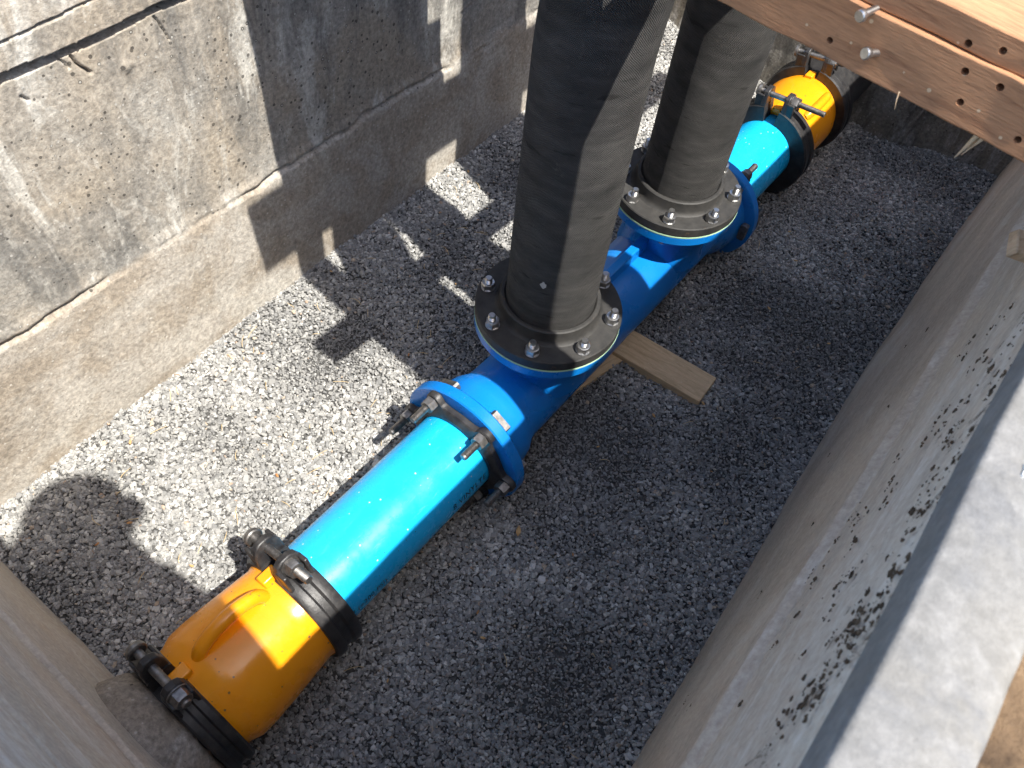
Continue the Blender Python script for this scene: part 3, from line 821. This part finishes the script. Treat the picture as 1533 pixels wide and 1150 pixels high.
# ------------------------------------------------------------------ orange couplings with black clamp bands
def clamp(root, yc, r_in, r_out, width, th, a_len, b_len, yaw=0.0):
    """split band round the pipe with two lugs and a long tangential bolt at angle th"""
    half = width/2
    gap = 0.17
    prof = [(r_in, -half), (r_out*0.97, -half), (r_out, -half+0.005), (r_out, -half*0.35), (r_out-0.006, -half*0.2), (r_out-0.006, half*0.2), (r_out, half*0.35), (r_out, half-0.005), (r_out*0.97, half), (r_in, half)]
    # lathe frame for axis y: u = x, w = y cross x = -z, so angle t runs towards -z
    b = MB()
    b.lathe(prof, T(yc), (0,1,0), 84, True, -th + gap, -th + 2*math.pi - gap)
    band = part(b, 'clamp_band', MAT['black'], root, 40)
    er = Vector((math.cos(th), 0, math.sin(th))); et = Vector((math.sin(th), 0, -math.cos(th)))
    et = (et + Vector((0, yaw, 0))).normalized()
    c = Vector(T(yc)) + er*(r_out + 0.024)
    ey = et.cross(er)
    for s in (-1, 1):
        base = c + et*(s*0.036)
        M4 = Matrix(((er.x,ey.x,et.x,base.x-et.x*0.008),(er.y,ey.y,et.y,base.y-et.y*0.008),(er.z,ey.z,et.z,base.z-et.z*0.008),(0,0,0,1)))
        b = MB()
        b.extrude([(-0.042,-half*0.97),(-0.004,-half*0.92),(0.014,-half*0.70),(0.0225,-half*0.30),(0.0225,half*0.30),(0.014,half*0.70),(-0.004,half*0.92),(-0.042,half*0.97)], M4, 0.017)
        # side cheeks that carry the lug down into the band
        for q in (-1, 1):
            y1 = q*half*0.90; y2 = q*half*0.62
            b.extrude([(-0.044, min(y1,y2)), (0.004, min(y1,y2)), (0.004, max(y1,y2)), (-0.044, max(y1,y2))], Matrix(((er.x,ey.x,et.x*s,base.x),(er.y,ey.y,et.y*s,base.y),(er.z,ey.z,et.z*s,base.z),(0,0,0,1))), 0.030)
        part(b, 'lug', MAT['black'], band, 30, 0.003)
    b = MB()
    p0 = c - et*a_len
    b.cyl(p0 + et*0.012, c + et*0.034, 0.0088, None, 20)
    add_stud(b, c + et*0.033, et, 0.0094, max(b_len-0.033, 0.02), 20)
    b.lathe([(1e-5,0),(0.0165,0.001),(0.0195,0.006),(0.0195,0.013),(0.0165,0.015),(1e-5,0.015)], p0, et, 24, False)
    bo = part(b, 'bolt', MAT['steel'], band, 25)
    b = MB(); add_washer(b, c + et*0.0448, et, 0.0205, 0.003); add_nut(b, c + et*0.048, et, 0.0315, 0.020, 0.4)
    part(b, 'nut', MAT['steel'], band, 25)
    return band

def coupling(label, ya, yb, ra, rb, band_a, band_b, handle, tab_th):
    """orange sleeve from ya to yb (ya nearer the blue pipe)"""
    s = 1 if yb > ya else -1
    L = abs(yb - ya)
    root = empty('pipe_coupling', (0, (ya+yb)/2, -HP-0.13))
    h = lambda t: ya + s*t
    prof = [(0.108,h(-0.012)),(ra+0.001,h(-0.012)),(ra+0.004,h(0.0)),(ra,h(0.012)),(ra+0.002,h(0.03)),((ra+rb)/2+0.004,h(L*0.5)),(rb+0.002,h(L-0.06)),(rb+0.001,h(L-0.03)),(rb-0.008,h(L-0.008)),(rb-0.008,h(L+0.01)),(0.108,h(L+0.01))]
    b = MB(); b.lathe(prof, AX, (0,1,0), 96)
    part(b, 'sleeve', MAT['orange'], root, 40)
    # grip bar on short curved feet
    th, y0, y1, rise = handle
    er = Vector((math.cos(th), 0, math.sin(th)))
    rr = (ra+rb)/2
    pts = []
    n = 18
    for i in range(n+1):
        t = i/n
        lift = rise*min(1.0, math.sin(math.pi*min(max(t,0),1))**0.45) if 0 < t < 1 else 0
        pts.append(Vector(T(y0 + (y1-y0)*t)) + er*(rr - 0.006 + lift))
    b = MB(); b.tube(pts, [0.0145]*len(pts), 14)
    part(b, 'handle', MAT['orange'], root, 50)
    for yc, tt in ((ya, tab_th[0]), (yb, tab_th[1])):
        e = Vector((math.cos(tt),0,math.sin(tt))); q = Vector((math.sin(tt),0,-math.cos(tt)))
        b = MB(); sd = -s if yc == ya else s
        o = Vector(T(yc)) + e*(rb - 0.012)
        M4 = Matrix(((q.x,e.x,0,o.x),(0,0,1,o.y - 0.022),(q.z,e.z,0,o.z),(0,0,0,1)))
        b.extrude([(-0.015,0),(0.015,0),(0.013,0.019),(-0.013,0.019)], M4, 0.040)
        part(b, 'tab', MAT['orange'], root, 30, 0.003)
    # wall stub the sleeve is pushed on to
    b = MB(); b.lathe([(0.09,h(L)),(0.118,h(L)),(0.118,h(L+0.12 if s < 0 else L+0.36)),(0.09,h(L+0.12 if s < 0 else L+0.36))], AX, (0,1,0), 48)
    part(b, 'stub', MAT['black'], root, 40)
    for args in (band_a, band_b): clamp(root, *args)
    tag(root, label, 'pipe coupling', 'orange pipe couplings at both ends of the run')
R_ = math.radians
coupling('large orange pipe coupling nearest the camera, with grip handle and black clamps',
         -0.832, -1.060, 0.122, 0.132, (-0.800, 0.105, 0.139, 0.068, R_(108), 0.085, 0.105, 0.0), (-1.084, 0.117, 0.146, 0.052, R_(97), 0.085, 0.075, 0.0),
         (R_(98), -1.020, -0.868, 0.040), (R_(108), R_(97)))
coupling('small looking orange pipe coupling far off under the timber beam',
         1.275, 1.520, 0.122, 0.130, (1.245, 0.105, 0.158, 0.066, R_(95), 0.075, 0.155, 0.0), (1.552, 0.117, 0.156, 0.062, R_(98), 0.085, 0.09, 0.0),
         (R_(57), 1.335, 1.490, 0.018), (R_(95), R_(98)))

# ------------------------------------------------------------------ lumber under the pipe
def rough_box(name, sx, sy, sz, loc, rot, mat, label, cat, seed, group=None, amp=0.0015, parent=None, n=(24,6,4)):
    """box with softly uneven faces: origin at its centre"""
    import bmesh
    bm = bmesh.new()
    bmesh.ops.create_cube(bm, size=1.0)
    for ax, cuts in enumerate(n):
        for i in range(1, cuts):
            co = [0,0,0]; no = [0,0,0]; co[ax] = -0.5 + i/cuts; no[ax] = 1
            bmesh.ops.bisect_plane(bm, geom=bm.verts[:]+bm.edges[:]+bm.faces[:], plane_co=co, plane_no=no)
    S = (sx, sy, sz)
    P = np.array([v.co[:] for v in bm.verts]); Q = P*np.array(S); Q2 = Q.copy()
    for k in range(3):
        Q2[:, k] += fbm(Q[:, (k+1)%3]*30 + k*9.1, Q[:, (k+2)%3]*30 + seed, 600+seed+k, 3)*amp*2*(np.abs(P[:, k]) > 0.49)
    for v, q in zip(bm.verts, Q2): v.co = q
    me = bpy.data.meshes.new(name); bm.to_mesh(me); bm.free()
    me.materials.append(mat)
    me.polygons.foreach_set('use_smooth', [True]*len(me.polygons)); me.set_sharp_from_angle(angle=R_(50))
    o = bpy.data.objects.new(name, me); COL.objects.link(o)
    o.location = loc; o.rotation_euler = rot
    bv = o.modifiers.new('bevel', 'BEVEL'); bv.width = 0.002; bv.segments = 2; bv.limit_method = 'ANGLE'; bv.angle_limit = R_(50)
    if parent: o.parent = parent
    if label: tag(o, label, cat, group)
    return o
rough_box('lumber_block', 0.50, 0.104, 0.048, (0.106, 0.318, -0.390), (0, 0, R_(3.5)), MAT['lumber'], 'pale sawn lumber block sticking out sideways from under the blue tee', 'lumber', 1)
rough_box('lumber_block', 0.19, 0.086, 0.036, (0.055, 0.185, -0.398), (0, 0, R_(78)), MAT['lumber'], 'short lumber offcut tucked lengthwise under the tee beside the longer block', 'lumber', 2)

# ------------------------------------------------------------------ timber deck frame over the pit
def beam(xa, ya, xb_, yb_, thick, z0, z1, label, seed, split=None, holes=(), bolts=()):
    d = Vector((xb_-xa, yb_-ya, 0)); L = d.length; rz = math.atan2(d.y, d.x)
    root = empty('timber_beam', ((xa+xb_)/2, (ya+yb_)/2, z0), rz)
    lv = [z0, split, z1] if split else [z0, z1]
    for i in range(len(lv)-1):
        h = lv[i+1]-lv[i]-(0.0015 if i else 0)
        inset = 0.006 if i else 0.0
        o = rough_box('plank', L, thick-inset, h, (0, inset/2, (lv[i]+lv[i+1])/2 - z0 + (0.0007 if i else 0)), (0,0,0), MAT['beam'], None, None, seed+i, amp=0.0022, parent=root, n=(60,4,5))
        hs = [q for q in holes if lv[i] < q[1] < lv[i+1]]
        if hs:
            b = MB()
            for hx, hz, hr in hs:
                b.cyl(((hx - (xa+xb_)/2)*1.003, -thick/2 - 0.02, hz - z0), (hx - (xa+xb_)/2 + 0.004, -thick/2 + 0.030, hz - z0), hr, None, 14)
            cut = bpy.data.objects.new('cut', b.mesh('cut', None, 0)); COL.objects.link(cut)
            cut.parent = root
            bo = o.modifiers.new('holes', 'BOOLEAN'); bo.operation = 'DIFFERENCE'; bo.object = cut; bo.solver = 'EXACT'
            bpy.context.view_layer.update()
            me = bpy.data.meshes.new_from_object(o.evaluated_get(bpy.context.evaluated_depsgraph_get()))
            o.modifiers.clear(); o.data = me
            bpy.data.objects.remove(cut)
    for bx, bz, dirv, ln in bolts:
        b = MB(); p = Vector((bx - (xa+xb_)/2, -thick/2, bz - z0)); dv = Vector(dirv).normalized()
        b.cyl(p - dv*0.03, p + dv*(ln-0.004), 0.0042, None, 16)
        b.lathe([(1e-5,0),(0.0056,0),(0.0064,0.0015),(0.0064,0.005),(0.0055,0.0062),(1e-5,0.0062)], p + dv*(ln-0.005), dv, 18, False)
        b.build('bolt', MAT['zinc'], root, 30)
    tag(root, label, 'timber', 'timber deck frame over the pit')
    return root
HOLES = [(0.4066,0.9328,0.0038),(0.5317,0.988,0.0041),(0.5626,0.9955,0.0038),(0.5437,0.966,0.0041),(0.5793,0.967,0.0041),(0.5553,0.9376,0.0038),(0.6206,0.9312,0.0038)]
BOLTS = [(0.4371,0.9789,(-0.25,-1,-0.10),0.017),(0.4598,0.9436,(-0.45,-1,0.12),0.015)]
beam(-0.86, -0.061, 0.776, -0.192, 0.097, 0.914, 1.0125, 'rough sawn brown timber beam with drilled holes and two bolts, upper right corner', 10, 0.980, HOLES, BOLTS)
beam(-0.86, 0.405, 0.776, 0.122, 0.195, 0.914, 1.0125, 'skewed double width timber beam above the pit between the two hoses', 20)
beam(-0.31, 0.418, -0.205, 0.415, 0.100, 1.0155, 1.0535, 'unseen short plank added on the skewed beam to widen its shadow', 25)  # added so the beam shadow steps outward on the left wall
beam(-0.86, 0.190, -0.205, 0.190, 0.130, 1.0155, 1.0535, 'unseen flat plank added beside the skewed beam to block a sun strip on the left wall', 26)  # added to cover the sunlit gap between nearer hose and skewed beam
beam(0.02, 0.262, 0.776, 0.262, 0.115, 1.0155, 1.0535, 'unseen plank added over the right end of the skewed beam to extend its shadow', 27)  # added to carry the beam shadow across the blue tee
beam(-0.86, 0.78, 0.776, 0.775, 0.17, 0.914, 1.0125, 'timber beam above the pit beyond the farther hose', 30)
def joist(x0, x1, y0, y1, z0, z1, label, seed):
    rough_box('timber_joist', x1-x0, y1-y0, z1-z0, ((x0+x1)/2, (y0+y1)/2, (z0+z1)/2), (0,0,0), MAT['joist'], label, 'timber', seed, 'timber deck frame over the pit', n=(4,50,3))
joist(0.203, 0.290, 0.062, 1.5, 1.016, 1.054, 'flat timber joist laid along the beams to the right of the farther hose', 40)
b = MB(); b.extrude([(0.203,-0.335),(0.290,-0.335),(0.300,-0.190),(0.353,-0.150),(0.353,-0.126),(0.275,-0.076),(0.240,-0.044),(0.203,-0.015)], Matrix.Translation((0,0,1.016)), 0.038)  # outline shaped to throw a slanted shadow edge on the nearer hose
o = b.build('timber_joist', MAT['joist'], None, 0, 0.003); tag(o, 'unseen short timber joist end shaped to cast the diagonal shadow on the nearer hose', 'timber', 'timber deck frame over the pit')
joist(-0.190, -0.074, -0.285, 1.5, 1.016, 1.056, 'flat timber joist laid along the beams on the left of both hoses', 41)

# ------------------------------------------------------------------ small things
def litter():
    # dirt clods clinging to the right wall
    b = MB()
    ico_v = [(0,0,1),(0.89,0,0.45),(0.28,0.85,0.45),(-0.72,0.53,0.45),(-0.72,-0.53,0.45),(0.28,-0.85,0.45),(0.72,0.53,-0.45),(-0.28,0.85,-0.45),(-0.89,0,-0.45),(-0.28,-0.85,-0.45),(0.72,-0.53,-0.45),(0,0,-1)]
    ico_f = [(0,1,2),(0,2,3),(0,3,4),(0,4,5),(0,5,1),(1,6,2),(2,7,3),(3,8,4),(4,9,5),(5,10,1),(2,6,7),(3,7,8),(4,8,9),(5,9,10),(1,10,6),(6,11,7),(7,11,8),(8,11,9),(9,11,10),(10,11,6)]
    def wallx(y, z):
        t = min(max((z + 0.4)/0.9, 0), 1)
        return float(interp_base(y))*(1-t) + 0.709*t + (0.006 if z > 0.5 else 0)
    spots = [(-0.79,0.80,0.030,50),(-0.76,0.87,0.028,70),(-0.72,0.84,0.022,30),(-0.66,0.86,0.03,40),(-0.60,0.88,0.025,22),(-0.62,0.74,0.05,35),(-0.5,0.70,0.06,35),(-0.45,0.86,0.05,40),(-0.35,0.80,0.06,40),(-0.2,0.78,0.08,40),(-0.5,0.56,0.07,20),(-0.65,0.60,0.06,16),(-0.4,0.2,0.2,22),(0.1,0.3,0.3,26),(0.5,0.3,0.4,20),(-0.55,0.88,0.02,30),(-0.3,0.90,0.03,26)]
    for cy, cz, sd, n in spots:
        for i in range(int(n*1.9)):
            if i % 9 == 0: ky, kz, ks = random.gauss(cy, sd*1.1), random.gauss(cz, sd*1.1), random.uniform(0.002, 0.010)
            y = random.gauss(ky, ks*1.4); z = random.gauss(kz, ks)
            if z > 0.905: continue
            s = min(random.lognormvariate(math.log(0.00075), 0.7), 0.0020)
            ang = random.uniform(0, 6.28); ca, sa = math.cos(ang), math.sin(ang)
            vs = []
            for p in ico_v:
                k = random.uniform(0.7, 1.3)*s
                u, w = p[1]*k*2.0, p[2]*k
                vs.append((wallx(y, z) - 0.0005 + p[0]*k*0.7, y + u*ca - w*sa, z + u*sa + w*ca))
            b.add(vs, ico_f)
    o = b.build('dirt_clods', MAT['clod'], None, 0)
    tag(o, 'dark dirt spatter clinging to the right concrete wall', 'dirt', kind='stuff')
    # straw, twigs and leaf crumbs on the gravel
    b = MB()
    for i in range(110):
        x = random.uniform(-0.74, 0.62); y = random.uniform(-1.0, 1.5)
        if i < 60: x = random.uniform(-0.74, -0.15); y = random.uniform(-0.9, 0.4)
        z = float(gz(np.array([x]), np.array([y]))[0]) + 0.009
        a = random.uniform(0, 6.28); L = random.uniform(0.010, 0.045)
        pts = [(x + math.cos(a)*L*t, y + math.sin(a)*L*t + 0.15*L*math.sin(3*t+i), z + 0.004*math.sin(3.1*t)) for t in (0, .33, .66, 1)]
        b.tube(pts, [0.0007, 0.0009, 0.0008, 0.0005], 5)
    o = b.build('straw_litter', MAT['straw'], None, 30)
    tag(o, 'thin straw and twigs scattered over the gravel', 'straw', kind='stuff')
    b = MB()
    for i in range(46):
        x = random.uniform(-0.74, 0.6); y = random.uniform(-1.0, 1.2)
        if i == 0: x, y = 0.215, -0.33
        z = float(gz(np.array([x]), np.array([y]))[0]) + 0.010
        s = random.uniform(0.003, 0.008) if i else 0.014; a = random.uniform(0, 6.28)
        pts = []
        for (u, w, q) in [(-1,0,0.1),(-0.3,0.45,0.25),(0.5,0.35,0.1),(1.1,0,0.3),(0.4,-0.4,0.0),(-0.4,-0.4,0.2)]:
            pts.append((x + s*(u*math.cos(a) - w*math.sin(a)), y + s*(u*math.sin(a) + w*math.cos(a)), z + s*q))
        pts += [(p[0], p[1], p[2]-0.0008) for p in pts]
        b.add(pts, [(0,1,2,3,4,5), (11,10,9,8,7,6)] + [(k,(k+1)%6,6+(k+1)%6,6+k) for k in range(6)])
    o = b.build('leaf_litter', MAT['leaf'], None, 0)
    tag(o, 'brown leaf crumbs scattered over the gravel', 'leaves', kind='stuff')
litter()

def splinter(name, p0, p1, r, label, seed):
    random.seed(seed)
    b = MB(); p0 = Vector(p0); p1 = Vector(p1)
    for k in range(7 if r > 0.003 else 1):
        o = Vector((random.uniform(-r,r), random.uniform(-r,r), 0))
        t1 = random.uniform(0.5, 1.0)
        pts = [p0 + o, p0.lerp(p1, 0.4*t1) + o*1.1 + Vector((random.uniform(-r,r)*.3,0,0)), p0.lerp(p1, t1) + o*0.5]
        b.tube(pts, [r*0.45, r*0.4, r*0.06], 6)
    o = b.build(name, MAT['splinter'], None, 30)
    tag(o, label, 'splinter')
splinter('wood_splinter', (0.592,-0.20,0.927), (0.578,-0.203,0.872), 0.0065, 'frayed wood splinter hanging below the right part of the timber beam', 3)
splinter('straw_stem', (0.497,-0.23,0.926), (0.503,-0.233,0.900), 0.0013, 'thin pale straw hanging below the middle of the timber beam', 4)
rough_box('wood_offcut', 0.030, 0.034, 0.016, (0.697, -0.085, 0.735), (R_(20), R_(15), R_(30)), MAT['splinter'], 'small pale wood offcut stuck on the right concrete wall', 'wood', 50, amp=0.003, n=(4,4,3))

# ------------------------------------------------------------------ the photographer (outside the frame, casts the head and arm shadow)
def person():
    M = Mat('skin', 0.55, 0.4, color=(0.52,0.31,0.22)); skin = M.m
    M = Mat('work_shirt', 0.9, 0.2); M.color(M.ramp(M.noise(M.coord(), 60, 4), [(0.3,(0.06,0.09,0.13)),(0.7,(0.09,0.13,0.18))])); shirt = M.m
    M = Mat('work_trousers', 0.95, 0.15); M.color(M.ramp(M.noise(M.coord(), 80, 4), [(0.3,(0.05,0.045,0.05)),(0.7,(0.09,0.08,0.085))])); jeans = M.m
    M = Mat('boot_leather', 0.6, 0.4, color=(0.10,0.06,0.035)); boot = M.m
    M = Mat('cap_fabric', 0.9, 0.2, color=(0.05,0.06,0.08)); capm = M.m
    J = {}
    V = []; R = []; E = []
    def j(name, p, r, to=None):
        J[name] = len(V); V.append(p); R.append(r)
        if to: E.append((J[to], J[name]))
    j('pelvis', (1.16,-1.30,1.22), 0.150)
    j('waist', (1.11,-1.285,1.40), 0.140, 'pelvis')
    j('chest', (0.99,-1.25,1.60), 0.160, 'waist')
    j('upper', (0.86,-1.22,1.775), 0.135, 'chest')
    j('neck', (0.795,-1.135,1.87), 0.118, 'upper')
    j('jaw', (0.755,-1.14,1.93), 0.105, 'neck')
    j('head', (0.735,-1.115,1.99), 0.110, 'jaw')
    j('crown', (0.735,-1.115,2.055), 0.090, 'head')
    j('sh_r', (0.90,-1.085,1.73), 0.082, 'upper')
    j('el_r', (0.955,-1.060,1.40), 0.060, 'sh_r')
    j('wr_r', (0.735,-1.015,1.408), 0.031, 'el_r')
    j('hand_r', (0.685,-1.015,1.404), 0.030, 'wr_r')
    j('sh_l', (0.84,-1.40,1.74), 0.085, 'upper')
    j('el_l', (0.685,-1.25,1.87), 0.075, 'sh_l')
    j('wr_l', (0.615,-1.185,1.46), 0.033, 'el_l')
    j('hand_l', (0.585,-1.155,1.414), 0.030, 'wr_l')
    j('hip_r', (1.12,-1.19,1.16), 0.105, 'pelvis')
    j('kn_r', (0.99,-1.12,0.975), 0.075, 'hip_r')
    j('an_r', (1.38,-1.15,0.955), 0.050, 'kn_r')
    j('toe_r', (1.46,-1.15,0.935), 0.040, 'an_r')
    j('hip_l', (1.14,-1.41,1.16), 0.105, 'pelvis')
    j('kn_l', (0.99,-1.47,0.975), 0.075, 'hip_l')
    j('an_l', (1.38,-1.47,0.955), 0.050, 'kn_l')
    j('toe_l', (1.46,-1.47,0.935), 0.040, 'an_l')
    # fingers and thumbs close on the long edges of the phone
    for h, side in (('hand_r', 1), ('hand_l', -1)):
        c = Vector(V[J[h]])
        rt = Vector((0.776,0.626,0.078)); up = Vector((-0.549,0.610,0.571)); fw = Vector((-0.310,0.486,-0.817))
        for k in range(4):
            a = c - rt*side*0.020 + up*(0.024 - 0.016*k)
            L = (0.030, 0.034, 0.031, 0.024)[k]
            j(f'{h}f{k}a', tuple(a), 0.009, h); j(f'{h}f{k}b', tuple(a - rt*side*L + fw*(-0.012)), 0.008, f'{h}f{k}a')
        t = c - rt*side*0.012 + up*-0.030
        j(f'{h}ta', tuple(t - fw*0.012), 0.010, h); j(f'{h}tb', tuple(t - rt*side*0.026 - fw*0.022), 0.009, f'{h}ta')
    me = bpy.data.meshes.new('person'); me.from_pydata(V, E, []); me.update()
    o = bpy.data.objects.new('person', me); COL.objects.link(o)
    sk = o.modifiers.new('skin', 'SKIN')
    lay = me.skin_vertices[0] if me.skin_vertices else None
    if lay is None:
        bpy.context.view_layer.objects.active = o
        o.select_set(True)
        bpy.ops.mesh.customdata_skin_add()
        lay = me.skin_vertices[0]
    for i, r in enumerate(R):
        lay.data[i].radius = (r, r); lay.data[i].use_root = (i == 0)
    ss = o.modifiers.new('sub', 'SUBSURF'); ss.levels = 2; ss.render_levels = 2
    bpy.context.view_layer.update()
    me2 = bpy.data.meshes.new_from_object(o.evaluated_get(bpy.context.evaluated_depsgraph_get()))
    o.modifiers.clear(); o.data = me2; me2.name = 'person'
    me2.materials.clear()
    for mm in (skin, shirt, jeans, boot): me2.materials.append(mm)
    me2.polygons.foreach_set('use_smooth', [True]*len(me2.polygons))
    Pj = np.array(V); names = list(J)
    for p in me2.polygons:
        c = np.array(p.center); nm = names[int(np.argmin(np.linalg.norm(Pj - c, axis=1)))]
        if nm in ('neck','jaw','head','crown') or nm.startswith('hand') or nm.startswith('wr'): k = 0
        elif nm.startswith('kn') or nm.startswith('hip') or nm == 'pelvis': k = 2
        elif nm.startswith('an') or nm.startswith('toe'): k = 3
        else: k = 1
        if nm.startswith('an') and c[0] < 1.3: k = 2
        p.material_index = k
    tag(o, 'person in dark work clothes kneeling at the pit edge holding a phone', 'person')
    # cap, ears, nose, eyes as pieces of the head
    hd = Vector((0.735,-1.115,2.0)); fwd = Vector((-0.62,0.35,-0.55)).normalized(); upv = Vector((-0.45,0.26,0.85)); upv = (upv - fwd*upv.dot(fwd)).normalized(); rt = fwd.cross(upv)
    def frame(p): return Matrix(((rt.x,fwd.x,upv.x,p.x),(rt.y,fwd.y,upv.y,p.y),(rt.z,fwd.z,upv.z,p.z),(0,0,0,1)))
    b = MB()
    b.lathe([(0.112,-0.006),(0.150,-0.004),(0.150,0.002),(0.120,0.006),(0.120,0.03),(0.110,0.078),(0.080,0.115),(0.035,0.130),(1e-5,0.132)], hd + upv*0.012, upv, 32, False)
    F = frame(hd + upv*0.014 + fwd*0.085)
    b.extrude([(-0.075,-0.02),(-0.07,0.03),(-0.04,0.062),(0,0.07),(0.04,0.062),(0.07,0.03),(0.075,-0.02)], F, 0.005)
    b.build('hat', capm, o, 40)
    b = MB(); b.tube([hd + fwd*0.092 + upv*-0.005, hd + fwd*0.118 + upv*-0.035, hd + fwd*0.096 + upv*-0.046], [0.009,0.013,0.010], 10); b.build('nose', skin, o, 60)
    for s in (-1, 1):
        b = MB(); b.tube([hd + rt*s*0.095 + upv*0.015, hd + rt*s*0.108 - upv*0.01, hd + rt*s*0.094 - upv*0.04], [0.010,0.016,0.008], 10); b.build('ear', skin, o, 60)
        b = MB(); b.lathe([(1e-5,-0.011),(0.008,-0.008),(0.011,0),(0.008,0.008),(1e-5,0.011)], hd + fwd*0.089 + rt*s*0.033, fwd, 14, False); b.build('eye', capm, o, 60)
    b = MB(); b.tube([hd + fwd*0.094 + rt*-0.024 - upv*0.066, hd + fwd*0.101 - upv*0.068, hd + fwd*0.094 + rt*0.024 - upv*0.066], [0.004,0.006,0.004], 8); b.build('mouth', boot, o, 60)
    # phone behind the lens
    Rm = Matrix(RC); c = Vector(CAM) + Rm.col[2]*0.016 - Rm.col[0]*-0.0
    F = Matrix(((Rm[0][0],Rm[0][1],Rm[0][2],c.x),(Rm[1][0],Rm[1][1],Rm[1][2],c.y),(Rm[2][0],Rm[2][1],Rm[2][2],c.z),(0,0,0,1)))
    b = MB()
    def rr(w, h, r, n=6):
        pts = []
        for cx, cy, a0 in ((w-r,h-r,0),(-w+r,h-r,90),(-w+r,-h+r,180),(w-r,-h+r,270)):
            for i in range(n+1):
                a = R_(a0 + 90*i/n); pts.append((cx + r*math.cos(a), cy + r*math.sin(a)))
        return pts
    ph = empty('phone', tuple(c))
    b.extrude(rr(0.076, 0.037, 0.009), F, 0.008)
    part(b, 'case', MAT['black'], ph, 30)
    b = MB(); F2 = F.copy(); F2.translation = c + Rm.col[2]*0.0082
    M = Mat('phone_glass', 0.08, 0.5, color=(0.02,0.02,0.025))
    b.extrude(rr(0.072, 0.034, 0.007), F2, 0.0006)
    part(b, 'screen', M.m, ph, 30)
    tag(ph, 'black phone held up in both hands above the pit', 'phone')
person()
